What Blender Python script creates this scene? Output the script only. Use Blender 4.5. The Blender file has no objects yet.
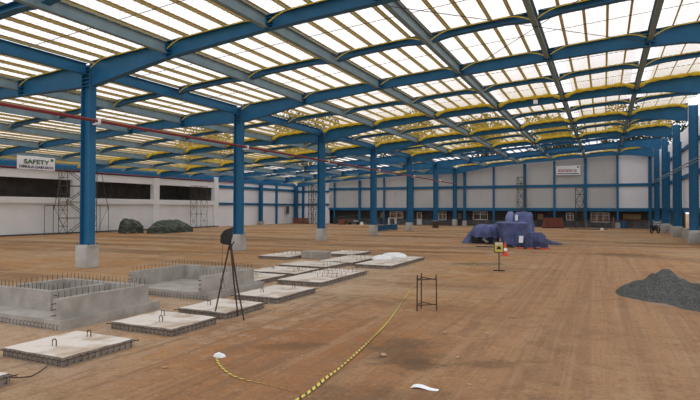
import bpy, bmesh, math, random
from mathutils import Vector, Matrix, noise
SC = bpy.context.scene
COL = SC.collection
PI = math.pi
rnd = random.Random(7)

# ------------------------------------------------------------------ camera, sky, exposure
cam_d = bpy.data.cameras.new('camera')
cam = bpy.data.objects.new('camera', cam_d); COL.objects.link(cam)
F_PX = 537.75
cam_d.sensor_width = 36.0; cam_d.lens = F_PX / 700 * 36; cam_d.clip_end = 600; cam_d.clip_start = .05
yaw, pit, rol = math.radians(25.267), math.radians(.890), math.radians(.139)
fw = Vector((-math.sin(yaw)*math.cos(pit), math.cos(yaw)*math.cos(pit), math.sin(pit)))
rt = Vector((math.cos(yaw), math.sin(yaw), 0)); up = rt.cross(fw)
r2 = rt*math.cos(rol) + up*math.sin(rol); u2 = -rt*math.sin(rol) + up*math.cos(rol)
M3 = Matrix((r2, u2, -fw)).transposed()
cam.matrix_world = Matrix.Translation((0, 0, 2.5)) @ M3.to_4x4()
SC.camera = cam

world = bpy.data.worlds.new('overcast'); SC.world = world; world.use_nodes = True
wn = world.node_tree.nodes; wl = world.node_tree.links
bg = wn['Background']; bg.inputs['Strength'].default_value = 1.28
tc = wn.new('ShaderNodeTexCoord'); ns = wn.new('ShaderNodeTexNoise'); ns.inputs['Scale'].default_value = 2.2; ns.inputs['Detail'].default_value = 4
rp = wn.new('ShaderNodeValToRGB'); rp.color_ramp.elements[0].position = .3; rp.color_ramp.elements[1].position = .7
rp.color_ramp.elements[0].color = (.92, .92, .97, 1); rp.color_ramp.elements[1].color = (1.06, 1.04, 1.05, 1)
wl.new(tc.outputs['Generated'], ns.inputs['Vector']); wl.new(ns.outputs['Fac'], rp.inputs['Fac']); wl.new(rp.outputs['Color'], bg.inputs['Color'])

SC.view_settings.view_transform = 'Standard'; SC.view_settings.look = 'None'
SC.view_settings.gamma = 1; SC.view_settings.use_curve_mapping = False
SC.view_settings.exposure = 0.0

# ------------------------------------------------------------------ helpers
def mat(name, c1, c2=None, scale=6, rough=.8, detail=4, metal=0, bump=0, bscale=None, stretch=(1, 1, 1), lo=.35, hi=.65, trans=0):
    m = bpy.data.materials.new(name); m.use_nodes = True
    n, l = m.node_tree.nodes, m.node_tree.links
    b = n['Principled BSDF']; b.inputs['Roughness'].default_value = rough; b.inputs['Metallic'].default_value = metal
    b.inputs['Specular IOR Level'].default_value = .3
    t = n.new('ShaderNodeTexCoord'); mp = n.new('ShaderNodeMapping'); mp.inputs['Scale'].default_value = stretch
    l.new(t.outputs['Object'], mp.inputs['Vector'])
    nz = n.new('ShaderNodeTexNoise'); nz.inputs['Scale'].default_value = scale; nz.inputs['Detail'].default_value = detail
    l.new(mp.outputs['Vector'], nz.inputs['Vector'])
    r = n.new('ShaderNodeValToRGB'); r.color_ramp.elements[0].position = lo; r.color_ramp.elements[1].position = hi
    c2 = c2 or tuple(x*.85 for x in c1)
    r.color_ramp.elements[0].color = (*c1, 1); r.color_ramp.elements[1].color = (*c2, 1)
    l.new(nz.outputs['Fac'], r.inputs['Fac']); l.new(r.outputs['Color'], b.inputs['Base Color'])
    if bump:
        n2 = n.new('ShaderNodeTexNoise'); n2.inputs['Scale'].default_value = bscale or scale*3; n2.inputs['Detail'].default_value = 5
        l.new(mp.outputs['Vector'], n2.inputs['Vector'])
        bp = n.new('ShaderNodeBump'); bp.inputs['Strength'].default_value = bump; bp.inputs['Distance'].default_value = .05
        l.new(n2.outputs['Fac'], bp.inputs['Height']); l.new(bp.outputs['Normal'], b.inputs['Normal'])
    if trans:
        tb = n.new('ShaderNodeBsdfTranslucent'); l.new(r.outputs['Color'], tb.inputs['Color'])
        mx = n.new('ShaderNodeMixShader'); mx.inputs['Fac'].default_value = trans
        l.new(b.outputs['BSDF'], mx.inputs[1]); l.new(tb.outputs['BSDF'], mx.inputs[2])
        l.new(mx.outputs['Shader'], n['Material Output'].inputs['Surface'])
    return m

M = {}
M['blue'] = mat('blue_paint', (.014, .130, .275), (.011, .11, .235), 1.5, .5)
M['girder'] = mat('grey_primer', (.21, .31, .36), (.17, .26, .31), 2, .6)
M['dark_steel'] = mat('dark_steel', (.03, .035, .045), (.02, .025, .03), 5, .6)
M['purlin'] = mat('tan_purlin', (.40, .32, .15), (.32, .25, .12), 1.5, .7)
M['net'] = mat('yellow_net', (.86, .71, .09), (.78, .62, .08), 3, .7, trans=.45)
M['red_pipe'] = mat('red_pipe', (.24, .03, .035), (.19, .025, .03), 3, .5)
M['concrete'] = mat('concrete', (.37, .345, .31), (.27, .25, .22), 2.5, .9, 6, bump=.3, bscale=20)
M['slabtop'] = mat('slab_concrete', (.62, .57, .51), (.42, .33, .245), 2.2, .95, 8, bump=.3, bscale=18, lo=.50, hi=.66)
M['slabedge_shade'] = mat('shaded_formed_edge', (.26, .225, .185), (.17, .145, .12), 7, .95, 6, bump=.4, bscale=20)  # shade on the slab sides painted in, darker than the slab top
M['pedestal'] = mat('pedestal_concrete', (.46, .46, .44), (.36, .34, .31), 1.6, .9, 6, bump=.2, bscale=14)
M['formwork'] = mat('brown_formwork', (.09, .06, .045), (.05, .035, .03), 4, .9)
M['rebar'] = mat('rusty_rebar', (.07, .045, .035), (.04, .028, .025), 20, .8)
M['white_wall'] = mat('white_render', (.82, .83, .84), (.75, .76, .77), .5, .9, 5)
M['clad_white'] = mat('white_cladding', (.83, .84, .87), (.79, .80, .83), .4, .7, 3)
M['clad_grey'] = mat('grey_cladding', (.53, .54, .54), (.49, .50, .50), .4, .7, 3)
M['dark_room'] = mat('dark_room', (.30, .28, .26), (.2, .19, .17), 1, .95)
M['block'] = mat('grey_block', (.10, .10, .105), (.065, .065, .07), 3, .9)
M['white_frame'] = mat('white_frame', (.86, .87, .88), (.8, .8, .82), 3, .6)
M['tan_lit_board'] = mat('tan_lit_board', (.42, .30, .18), (.34, .24, .15), 3, .8)  # flat tan painted in for the warm light of the rear openings
M['glass'] = mat('window_glass', (.16, .14, .12), (.07, .06, .05), 1.2, .15)
M['brown_glass'] = mat('warm_window_glass', (.42, .30, .20), (.16, .11, .08), 1.5, .2)
M['tarp_blue'] = mat('blue_tarp', (.11, .14, .30), (.07, .09, .21), 2.2, .55, 5, bump=.6, bscale=5)
M['tarp_light'] = mat('pale_blue_tarp', (.23, .28, .50), (.15, .19, .38), 2.2, .5, 5, bump=.6, bscale=5)
M['tarp_navy'] = mat('navy_tarp', (.05, .065, .15), (.03, .04, .10), 2.2, .45, 5, bump=.6, bscale=6)
M['tarp_green'] = mat('dark_green_tarp', (.035, .05, .035), (.13, .145, .12), 1.5, .7, 7, bump=.8, bscale=4, stretch=(1, 1.2, 4), lo=.42, hi=.68)
M['gravel'] = mat('grey_gravel', (.125, .13, .12), (.06, .063, .06), 20, .95, 9, bump=1, bscale=30, lo=.4, hi=.62)
M['white_bag'] = mat('white_sack', (.80, .79, .78), (.70, .69, .68), 5, .8, bump=.3)
M['white'] = mat('white_plastic', (.82, .86, .88), (.74, .78, .8), 3, .5)
M['scaffold'] = mat('scaffold_steel', (.11, .10, .09), (.07, .06, .05), 6, .7)
M['orange'] = mat('orange_cone', (.62, .10, .05), (.55, .08, .04), 4, .6)
M['sign_yellow'] = mat('sign_yellow', (.55, .47, .10), (.5, .43, .09), 3, .6)
M['black'] = mat('black', (.015, .015, .017), (.02, .02, .022), 5, .6)
M['green_ink'] = mat('green_ink', (.06, .16, .10), (.05, .14, .09), 5, .7)
M['navy_ink'] = mat('navy_ink', (.04, .05, .12), (.035, .045, .11), 5, .7)
M['red_ink'] = mat('red_ink', (.35, .06, .10), (.3, .05, .09), 5, .7)
M['banner'] = mat('banner_vinyl', (.88, .89, .93), (.83, .85, .89), 2, .6)
M['rust'] = mat('rust_red', (.22, .08, .06), (.16, .06, .045), 2.5, .9, 6)
M['wood'] = mat('old_timber', (.26, .19, .13), (.18, .13, .09), 3, .9, stretch=(1, 6, 6))
M['blue_drum'] = mat('blue_plastic', (.05, .20, .45), (.04, .17, .4), 3, .5)
M['rubber'] = mat('rubber', (.02, .02, .02), (.03, .03, .03), 8, .8)
M['chrome'] = mat('bright_metal', (.7, .7, .7), (.6, .6, .6), 4, .3, metal=.9)
M['leaf'] = mat('leaf', (.06, .085, .035), (.035, .055, .025), 1.2, .8, trans=.25)
M['clod'] = mat('earth_clod', (.42, .29, .18), (.28, .18, .11), 12, .95)
M['bark'] = mat('bark', (.09, .07, .055), (.06, .05, .04), 5, .9)

class MB:
    def __init__(s): s.v = []; s.f = []
    def add(s, vs, fs):
        k = len(s.v); s.v += [tuple(p) for p in vs]; s.f += [tuple(i+k for i in f) for f in fs]; return s
    def box(s, x0, x1, y0, y1, z0, z1):
        return s.add([(x0,y0,z0),(x1,y0,z0),(x1,y1,z0),(x0,y1,z0),(x0,y0,z1),(x1,y0,z1),(x1,y1,z1),(x0,y1,z1)],
                     [(0,3,2,1),(4,5,6,7),(0,1,5,4),(1,2,6,5),(2,3,7,6),(3,0,4,7)])
    def hexa(s, b, t):   # 4 bottom, 4 top points
        return s.add(list(b)+list(t), [(0,3,2,1),(4,5,6,7),(0,1,5,4),(1,2,6,5),(2,3,7,6),(3,0,4,7)])
    def bar(s, p, q, w, h=None):
        p, q = Vector(p), Vector(q); h = h or w; d = (q-p).normalized()
        a = d.cross(Vector((0,0,1)))
        if a.length < 1e-4: a = Vector((1,0,0))
        a.normalize(); b = a.cross(d)
        o = [a*w/2*i + b*h/2*j for i, j in ((-1,-1),(1,-1),(1,1),(-1,1))]
        return s.hexa([p+k for k in o], [q+k for k in o])
    def tube(s, pts, r, n=6, closed_ends=True):
        pts = [Vector(p) for p in pts]; rings = []
        for i, p in enumerate(pts):
            d = (pts[min(i+1, len(pts)-1)] - pts[max(i-1, 0)]).normalized()
            a = d.cross(Vector((0,0,1)))
            if a.length < 1e-3: a = d.cross(Vector((1,0,0)))
            a.normalize(); b = a.cross(d)
            rr = r[i] if isinstance(r, (list, tuple)) else r
            rings.append([p + a*rr*math.cos(2*PI*k/n) + b*rr*math.sin(2*PI*k/n) for k in range(n)])
        vs = [v for R in rings for v in R]; fs = []
        for i in range(len(rings)-1):
            for k in range(n):
                fs.append((i*n+k, i*n+(k+1)%n, (i+1)*n+(k+1)%n, (i+1)*n+k))
        if closed_ends and n > 2:
            fs.append(tuple(range(n))[::-1]); fs.append(tuple(range((len(rings)-1)*n, len(rings)*n)))
        return s.add(vs, fs)
    def mesh(s, name, m, smooth=False):
        me = bpy.data.meshes.new(name); me.from_pydata(s.v, [], s.f); me.update()
        bm = bmesh.new(); bm.from_mesh(me); bmesh.ops.recalc_face_normals(bm, faces=bm.faces); bm.to_mesh(me); bm.free()
        me.materials.append(m)
        if smooth:
            for p in me.polygons: p.use_smooth = True
        return me
    def build(s, name, m, parent=None, smooth=False):
        return link(name, s.mesh(name, m, smooth), parent)

def link(name, me, parent=None, loc=None):
    o = bpy.data.objects.new(name, me); COL.objects.link(o)
    if parent is not None:
        o.parent = parent
    if loc: o.location = loc
    return o
def tag(o, label, cat, group=None, kind=None):
    if label: o['label'] = label
    if cat: o['category'] = cat
    if group: o['group'] = group
    if kind: o['kind'] = kind
    return o
def thing(name, loc, label, cat, group=None, rz=0):
    o = bpy.data.objects.new(name, None); COL.objects.link(o); o.location = loc; o.rotation_euler[2] = rz
    o.empty_display_size = .2
    return tag(o, label, cat, group)
def struct(name, mb, m, parent=None):
    o = mb.build(name, m, parent); o['kind'] = 'structure'; return o
def bevel(o, w=.01, seg=2):
    md = o.modifiers.new('bevel', 'BEVEL'); md.width = w; md.segments = seg; return o
ORD = ['first','second','third','fourth','fifth','sixth','seventh','eighth','ninth','tenth','eleventh','twelfth','thirteenth','fourteenth']

# ------------------------------------------------------------------ key dimensions
Y1, BAY = 15.716, 10.326
FY = [Y1 + BAY*i for i in range(7)]
XC, XL, XR, YB = -19.6, -47.08, 6.1, 78.06
zt = lambda x: 8.6 + .07*(x + 19.6)
GR = [-15.2, -10.6, -6.35, -2.3, 1.8]
GL = [-24.0, -28.5, -33.0, -37.5, -42.2]

# ------------------------------------------------------------------ ground
def ground_mat():
    m = bpy.data.materials.new('packed_earth'); m.use_nodes = True
    n, l = m.node_tree.nodes, m.node_tree.links; b = n['Principled BSDF']; b.inputs['Roughness'].default_value = .95
    b.inputs['Specular IOR Level'].default_value = .15
    t = n.new('ShaderNodeTexCoord'); P = t.outputs['Object']
    def mapping(sc, rz=0):
        q = n.new('ShaderNodeMapping'); q.inputs['Scale'].default_value = sc; q.inputs['Rotation'].default_value[2] = rz
        l.new(P, q.inputs['Vector']); return q.outputs['Vector']
    def nz(vec, sc, det=5, rough=.6, dist=0):
        q = n.new('ShaderNodeTexNoise'); q.inputs['Scale'].default_value = sc; q.inputs['Detail'].default_value = det
        q.inputs['Roughness'].default_value = rough; q.inputs['Distortion'].default_value = dist
        l.new(vec, q.inputs['Vector']); return q.outputs['Fac']
    def ramp(f, lo, hi, a=0, c=1):
        q = n.new('ShaderNodeMapRange'); q.interpolation_type = 'SMOOTHSTEP'
        q.inputs['From Min'].default_value = lo; q.inputs['From Max'].default_value = hi
        q.inputs['To Min'].default_value = a; q.inputs['To Max'].default_value = c
        l.new(f, q.inputs['Value']); return q.outputs['Result']
    def mul(a, c):
        q = n.new('ShaderNodeMath'); q.operation = 'MULTIPLY'
        for i, v in enumerate((a, c)):
            if isinstance(v, (int, float)): q.inputs[i].default_value = v
            else: l.new(v, q.inputs[i])
        return q.outputs[0]
    def addm(a, c):
        q = n.new('ShaderNodeMath'); q.operation = 'ADD'; l.new(a, q.inputs[0])
        if isinstance(c, (int, float)): q.inputs[1].default_value = c
        else: l.new(c, q.inputs[1])
        return q.outputs[0]
    def mix(f, a, c):
        q = n.new('ShaderNodeMix'); q.data_type = 'RGBA'
        l.new(f, q.inputs[0])
        for i, v in ((6, a), (7, c)):
            if isinstance(v, tuple): q.inputs[i].default_value = (*v, 1)
            else: l.new(v, q.inputs[i])
        return q.outputs[2]
    def spot(x, y, rx, ry, rot=0):
        q = n.new('ShaderNodeMapping'); q.vector_type = 'TEXTURE'
        q.inputs['Location'].default_value = (x, y, 0); q.inputs['Rotation'].default_value[2] = rot; q.inputs['Scale'].default_value = (rx, ry, 1)
        l.new(P, q.inputs['Vector'])
        d = n.new('ShaderNodeVectorMath'); d.operation = 'LENGTH'; l.new(q.outputs['Vector'], d.inputs[0])
        w = addm(d.outputs['Value'], ramp(nz(P, 1.7, 9, .78), .25, .75, -.6, .6))
        return ramp(w, .35, 1.15, 1, 0)
    base = mix(ramp(nz(P, .16, 6), .40, .60), GC['orange'], GC['tan'])
    base = mix(mul(ramp(nz(mapping((.05, .30, 1), .1), 1, 6), .46, .60), .75), base, GC['dark'])       # wide damp bands across the far floor
    base = mix(mul(ramp(nz(P, .55, 7, .65, .6), .52, .64), .5), base, GC['pale'])
    red = spot(-4.2, 8, 4.2, 6.5, .3)
    base = mix(mul(red, .8), base, GC['red'])
    pale = spot(-10.0, 13.5, 4.4, 13)
    base = mix(mul(pale, .75), base, GC['slabdust'])
    lane = spot(-.2, 20, 4.2, 24)
    base = mix(mul(lane, .85), base, GC['lane'])
    tr = ramp(nz(mapping((2.4, .045, 1), .03), 1, 6, .62, .3), .44, .58)                          # wheel tracks along the lane
    base = mix(mul(mul(tr, lane), .48), base, GC['track'])
    trf = ramp(nz(mapping((7.5, .10, 1), .03), 1, 4, .6, .2), .52, .62)
    base = mix(mul(mul(trf, lane), .2), base, GC['pale'])
    tr2 = ramp(nz(mapping((3.0, .22, 1), -.50), 1, 7, .66, .4), .50, .60)
    base = mix(mul(mul(tr2, spot(-5.0, 9, 5.5, 8)), .72), base, GC['track'])
    tr3 = ramp(nz(mapping((2.2, .2, 1), -.40), 1, 7, .66, .4), .53, .62)
    base = mix(mul(mul(tr3, spot(-5.0, 9, 6, 9)), .50), base, GC['tan'])
    base = mix(mul(ramp(nz(P, 1.3, 9, .75), .50, .62), .45), base, GC['dark'])
    base = mix(mul(ramp(nz(P, 3.7, 9, .75), .53, .66), .40), base, GC['stain'])
    base = mix(mul(ramp(nz(P, 5.2, 9, .75, .4), .55, .68), .40), base, GC['pale'])
    for sx, sy, rx, ry, ro, am in [(-3.2, 8.9, .75, 1.2, .3, .62), (-2.7, 8.3, .5, .35, .3, .6), (-5.2, 8.4, .9, .35, .6, .5), (-1.6, 8.9, .7, .25, .5, .5), (-2.6, 6.6, 1.2, .7, .2, .4), (-8.8, 30, 6, .8, .15, .65), (-16, 46, 9, 1.6, .1, .7),
                                  (-30, 34, 12, 1.4, .08, .55), (-33, 26, 9, 1.2, .1, .55), (1.0, 33, 2.2, 1.6, 0, .6), (-5.2, 24.5, 1.5, .9, .4, .65), (-12, 56, 10, 1.2, .0, .65), (0, 62, 4.5, 1.5, 0, .55), (-24, 64, 7, 1.6, 0, .6), (-24, 36, 5, .8, .2, .6), (-20, 24, 5, .7, .15, .5), (2.2, 44, 3, .7, 0, .6)]:
        base = mix(mul(spot(sx, sy, rx, ry, ro), am), base, GC['stain'])
    base = mix(mul(spot(1.3, 16.6, .9, .4, -.9), .8), base, GC['mud'])
    base = mix(mul(ramp(nz(P, 16, 6, .75), .45, .68), .35), base, GC['stain'])
    l.new(base, b.inputs['Base Color'])
    h = addm(mul(nz(P, 3.5, 10, .72), .8), mul(nz(mapping((3.0, .1, 1), .03), 1, 5), 1.0))
    bp = n.new('ShaderNodeBump'); bp.inputs['Strength'].default_value = .9; bp.inputs['Distance'].default_value = .16
    l.new(h, bp.inputs['Height']); l.new(bp.outputs['Normal'], b.inputs['Normal'])
    return m
GC = dict(orange=(.45, .245, .105), tan=(.46, .305, .175), dark=(.25, .145, .075), pale=(.54, .395, .26), slabdust=(.52, .395, .28),
          lane=(.425, .245, .132), track=(.27, .155, .085), stain=(.125, .078, .045), mud=(.36, .26, .215), red=(.345, .155, .066))
g = MB()
g.add([(-260, -60, 0), (160, -60, 0), (160, 330, 0), (-260, 330, 0)], [(0, 1, 2, 3)])
struct('floor', g, ground_mat())

# ------------------------------------------------------------------ left wall
w = MB()
XW = XL
Ye = 57.6
w.box(XW-.35, XW, 12, Ye, 0, 2.9)
w.box(XW-.35, XW, 12, Ye, 5.2, 5.95)
struct('wall_left', w, M['white_wall'])
w = MB(); w.box(XW-.4, XW+.22, 12, Ye-.4, 2.9, 3.46); struct('trim_sill', w, M['white_wall'])
for y in (26.1, 36.4, 46.75, 57.4):
    w = MB(); w.box(XW-.3, XW+.28, y-.42, y+.42, 0, 5.95 if y < 57 else 6.6); o = struct('trim_pillar', w, M['white_wall'])
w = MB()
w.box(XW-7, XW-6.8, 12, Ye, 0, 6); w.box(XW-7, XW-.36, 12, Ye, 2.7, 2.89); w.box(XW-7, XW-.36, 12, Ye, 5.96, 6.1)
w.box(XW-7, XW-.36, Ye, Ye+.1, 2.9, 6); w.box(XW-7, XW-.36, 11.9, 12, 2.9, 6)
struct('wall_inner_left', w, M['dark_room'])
w = MB(); w.box(XW-.3, XW-.02, Ye+.3, YB, .0, 6.6); struct('wall_left_cladding', w, M['clad_white'])
for z0, z1 in ((5.22, 5.60), (2.92, 3.24)):
    w = MB(); w.box(XW-.02, XW+.16, Ye+.45, YB-.1, z0, z1); struct('trim_rail', w, M['blue'])
for y, wd in ((72.2, .16), ):
    w = MB(); w.box(XW-.02, XW+.24, y-wd, y+wd, .0, 6.6); struct('trim_post', w, M['blue'])
w = MB(); w.box(XW-.45, XW-.2, 12, YB, 5.96, 7.1); struct('wall_left_top', w, M['blue'])
w = MB(); w.box(XW-.1, XW+.12, 12, YB-.1, 6.12, 6.62); struct('trim_eave', w, M['blue'])
w = MB(); w.box(XW, XW+.5, 12, Ye, 0, .12); struct('baseboard_left', w, M['block'])

# ------------------------------------------------------------------ back wall
w = MB(); w.box(XL, -40.6, YB, YB+.25, 0, 6.9); struct('wall_back_corner', w, M['clad_white'])
for z0, z1 in ((5.1, 5.4), (2.96, 3.28)):
    w = MB(); w.box(XL+.2, -40.6, YB-.18, YB-.01, z0, z1); struct('trim_rail', w, M['blue'])
w = MB(); w.box(-45.65, -45.25, YB-.24, YB-.01, 0, 6.6); struct('trim_post', w, M['blue'])
def panel_wall(name, x0, x1, m):
    w = MB(); w.hexa([(x0,YB,2.62),(x1,YB,2.62),(x1,YB+.2,2.62),(x0,YB+.2,2.62)], [(x0,YB,zt(x0)-.05),(x1,YB,zt(x1)-.05),(x1,YB+.2,zt(x1)-.05),(x0,YB+.2,zt(x0)-.05)])
    # shallow standing ribs of the sheeting
    k = x0 + .5
    while k < x1:
        w.box(k-.03, k+.03, YB-.03, YB, 2.64, zt(k)-.1); k += 1.0
    struct(name, w, m)
panel_wall('wall_back', -40.6, 1.62, M['clad_grey'])
panel_wall('wall_back_right', 1.62, 7.2, M['clad_white'])
w = MB(); w.box(-40.6, 6.4, YB-.22, YB+.2, 2.2, 2.62); struct('trim_beam', w, M['blue'])
w = MB(); w.box(-40.6, 6.4, YB-.16, YB-.01, 5.42, 5.80); struct('trim_rail', w, M['blue'])
POSTS = [-39.5, -35.05, -30.87, -26.3, -22.4, -18.3, -14.15, -9.9, -6.06, -2.2, 1.62, 5.3]
for i, x in enumerate(POSTS):
    wd = .19 if i % 2 else .13
    w = MB(); w.box(x-wd, x+wd, YB-.34, YB-.18, 0, zt(x)-.55); struct('trim_post', w, M['blue'])
    if x in (-18.3, -9.9, 1.62):
        w = MB(); w.box(x-.3, x+.3, YB-.5, YB-.1, 0, .75); struct('trim_post_base', w, M['pedestal'])
# recess with the block wall, windows and doors
YA = 79.6
w = MB()
w.box(-42, 9, YA, YA+.25, 0, 2.7); w.box(-42, -41.8, YB+.3, YA, 0, 2.7); w.box(9, 9.2, YB+.3, YA, 0, 2.7)
w.box(-42, 9.2, YB+.21, YA+.25, 2.7, 2.95)
struct('wall_back_lower', w, M['block'])
w = MB(); w.box(-40, 8.8, YA-.12, YA-.01, 0, .85); struct('wall_back_plinth', w, mat('pale_block', (.18, .18, .185), (.11, .11, .115), 2.5, .9))
def xat(px): # column of the lower wall seen at this bearing
    d = fw*F_PX + r2*(px-350) + u2*(-12); return d.x*(YA-.15)/d.y
nwin = 0
for a, b_, z0, z1, nd, pane in [(390, 403.5, .95, 2.1, 2, 'brown_glass'), (438.5, 446.5, .75, 2.05, 2, 'brown_glass'), (473, 488, .85, 2.1, 2, 'glass'), (590.5, 609.5, .7, 2.05, 3, 'brown_glass'), (566, 574, .9, 2.0, 2, 'brown_glass')]:
    nwin += 1
    x0, x1 = xat(a), xat(b_); Y = YA-.2
    f = MB(); t = .10
    f.box(x0, x1, Y-.06, Y, z0, z0+t); f.box(x0, x1, Y-.06, Y, z1-t, z1)
    for k in range(nd+1):
        xx = x0 + (x1-x0-t)*k/nd; f.box(xx, xx+t, Y-.06, Y, z0, z1)
    f.box(x0, x1, Y-.05, Y, z1-.42, z1-.36)
    r = struct('window_%d' % nwin, f, M['white_frame'])
    p = MB(); p.box(x0+.02, x1-.02, Y+.005, Y+.03, z0+.02, z1-.02); p.build('pane', M[pane], r)
ndr = 0
for a, b_, z1, m in [(417, 422, 1.95, 'white_frame'), (380, 385.5, 2.0, 'tan_lit_board'), (457.5, 462.5, 1.95, 'tan_lit_board'), (537, 544, 1.9, 'tan_lit_board')]:
    ndr += 1
    x0, x1 = xat(a), xat(b_); Y = YA-.2
    f = MB(); f.box(x0, x0+.1, Y-.06, Y, 0, z1); f.box(x1-.1, x1, Y-.06, Y, 0, z1); f.box(x0, x1, Y-.06, Y, z1-.1, z1)
    r = struct('door_%d' % ndr, f, M['white_frame'] if m == 'white_frame' else M['block'])
    p = MB(); p.box(x0+.1, x1-.1, Y-.03, Y+.02, 1.0 if m == 'tan_lit_board' else .9, z1-.1); p.build('upper_panel', M['tan_lit_board'] if m == 'tan_lit_board' else M['brown_glass'], r)
    p = MB(); p.box(x0+.1, x1-.1, Y-.03, Y+.02, .02, 1.0 if m == 'tan_lit_board' else .9); p.build('lower_panel', M['block'] if m == 'tan_lit_board' else M['white_frame'], r)
x0, x1 = xat(623), xat(641)
w = MB(); w.box(x0, x1, YA-.2, YA-.13, 1.15, 1.85); o = w.build('lit_window_board', M['tan_lit_board']); tag(o, 'tan board painted as a lit window on the dark back wall near the right corner', 'board')  # lit window: its glow is put into the tan colour

# ------------------------------------------------------------------ right wall
w = MB(); w.box(7.2, 7.4, 40, YB, 2.3, 10.3); struct('wall_right', w, M['clad_white'])
w = MB(); w.box(6.3, 6.5, 40, YB-.3, 0, .82); struct('wall_right_plinth', w, M['pedestal'])
for z0, z1 in ((2.2, 2.62), (5.42, 5.80), (8.2, 8.5)):
    w = MB(); w.box(7.02, 7.19, 40, YB-.3, z0, z1); struct('trim_rail', w, M['blue'])
for i in range(3, 6):
    for k in (.5,):
        y = FY[i] + BAY*k
        w = MB(); w.box(6.62, 7.0, y-.1, y+.1, .0, 9.2); struct('trim_post', w, M['blue'])

# ------------------------------------------------------------------ columns
def ibeam_v(mb, w_x, w_y, z0, z1, t=.03):
    mb.box(-w_x/2, -w_x/2+t, -w_y/2, w_y/2, z0, z1); mb.box(w_x/2-t, w_x/2, -w_y/2, w_y/2, z0, z1)
    mb.box(-w_x/2+t, w_x/2-t, -.012, .012, z0, z1); return mb
def column(x, y, ztop, label, wx=.54, wy=.32, ped=.92, pedw=.64, pm='pedestal', cat='column', group=None):
    t = thing('steel_column', (x, y, 0), label, cat, group)
    p = MB(); p.box(-pedw/2, pedw/2, -pedw/2, pedw/2, 0, ped-.03); bevel(p.build('pedestal', M[pm], t), .02)
    p = MB(); p.box(-wx/2-.1, wx/2+.1, -wy/2-.1, wy/2+.1, ped-.03, ped+.03); bp_ = p.build('base_plate', M['pedestal'], t)
    for sx in (-1, 1):
        for sy in (-1, 1):
            p = MB(); p.tube([(sx*(wx/2+.06), sy*(wy/2+.06), ped+.02), (sx*(wx/2+.06), sy*(wy/2+.06), ped+.11)], .018, 6); p.build('anchor_bolt', M['dark_steel'], bp_)
    p = MB(); ibeam_v(p, wx, wy, ped+.03, ztop); p.build('shaft', M['blue'], t)
    return t
where = ['nearest the camera', 'second from the camera, behind the tripod lamp', 'third from the camera', 'fourth from the camera', 'fifth from the camera', 'sixth from the camera, on a dark brown base', 'farthest, standing at the back wall']
for i, y in enumerate(FY):
    yy = y if i < 6 else YB-.75
    t = column(XC, yy, 8.52, 'blue steel column of the middle row, ' + where[i], pm='formwork' if i == 5 else 'pedestal', pedw=.64)
    if i == 5: t.children[0]['label'] = 'dark brown column base'
    # stacked stiffeners in the column head
    for k in range(6):
        p = MB(); p.box(-.26, .26, -.15, -.02, 7.58+.16*k, 7.6+.16*k); p.build('stiffener', M['blue'], t)
rlab = ['blue steel column of the right wall at the photo edge', 'blue right wall column, second from the camera', 'blue right wall column, third from the camera', 'blue corner column where right and back walls meet']
for i in range(3, 7):
    y = FY[i] if i < 6 else YB-.8
    column(XR-.09, y, 10.2, rlab[i-3], wx=.6, wy=.3, pedw=.78)
llab = {5: 'blue column on the white left wall cladding, nearer of two', 6: 'blue corner column where left and back walls meet'}
for i in (5, 6):
    y = FY[i] if i < 6 else YB-.55
    column(XL+.5, y, 6.3, llab[i], wx=.5, wy=.4, pedw=.7, ped=.5)

# ------------------------------------------------------------------ roof steel
def rafter_parts(t, st, y0=0):
    wb, tf, bf = MB(), MB(), MB()
    for (xa, za, ba), (xb, zb, bb) in zip(st[:-1], st[1:]):
        wb.hexa([(xa,-.012,ba+.02),(xb,-.012,bb+.02),(xb,.012,bb+.02),(xa,.012,ba+.02)], [(xa,-.012,za-.02),(xb,-.012,zb-.02),(xb,.012,zb-.02),(xa,.012,za-.02)])
        tf.hexa([(xa,-.15,za-.025),(xb,-.15,zb-.025),(xb,.15,zb-.025),(xa,.15,za-.025)], [(xa,-.15,za),(xb,-.15,zb),(xb,.15,zb),(xa,.15,za)])
        bf.hexa([(xa,-.15,ba),(xb,-.15,bb),(xb,.15,bb),(xa,.15,ba)], [(xa,-.15,ba+.025),(xb,-.15,bb+.025),(xb,.15,bb+.025),(xa,.15,ba+.025)])
    wb.build('web', M['blue'], t); tf.build('top_flange', M['blue'], t); bf.build('bottom_flange', M['blue'], t)
def interp(st, x):
    for (xa, _, ba), (xb, _, bb) in zip(st[:-1], st[1:]):
        if xa <= x <= xb: return ba + (bb-ba)*(x-xa)/(xb-xa)
RIGHT = [(x, zt(x), b) for x, b in ((-19.28, 7.58), (-15.2, 8.28), (-10.6, 8.74), (-6.35, 9.0), (-2.3, 9.27), (.5, 9.42), (3.2, 9.4), (5.68, 9.05))]
LEFT = [(x, zt(x), b) for x, b in ((-46.2, 5.95), (-42.2, 6.5), (-37.5, 6.87), (-33, 7.17), (-28.5, 7.44), (-25.5, 7.58), (-19.92, 7.58))]
bayname = lambda i: ORD[i]
for i, y in enumerate(FY):
    yy = y if i < 6 else YB-.75
    for side, st, gs in (('right', RIGHT, GR), ('left', LEFT, GL)):
        t = thing('roof_rafter', (0, yy, 0), '%s deep blue rafter from the camera, %s of the column row' % (bayname(i), side), 'rafter', 'main roof rafters')
        rafter_parts(t, st)
        for x in gs:
            zb = interp(st, x); p = MB()
            p.box(x-.035, x+.035, -.19, -.013, zb-.04, zt(x)-.03)
            d = (zt(x)-zb)
            for k in range(3): p.box(x-.2, x+.2, -.15, -.013, zb+d*(.2+.27*k), zb+d*(.2+.27*k)+.025)
            p.build('splice_plate', M['blue'], t)
EDGE_R = [XC] + GR + [XR]; EDGE_L = [XC] + GL + [XL]
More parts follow.
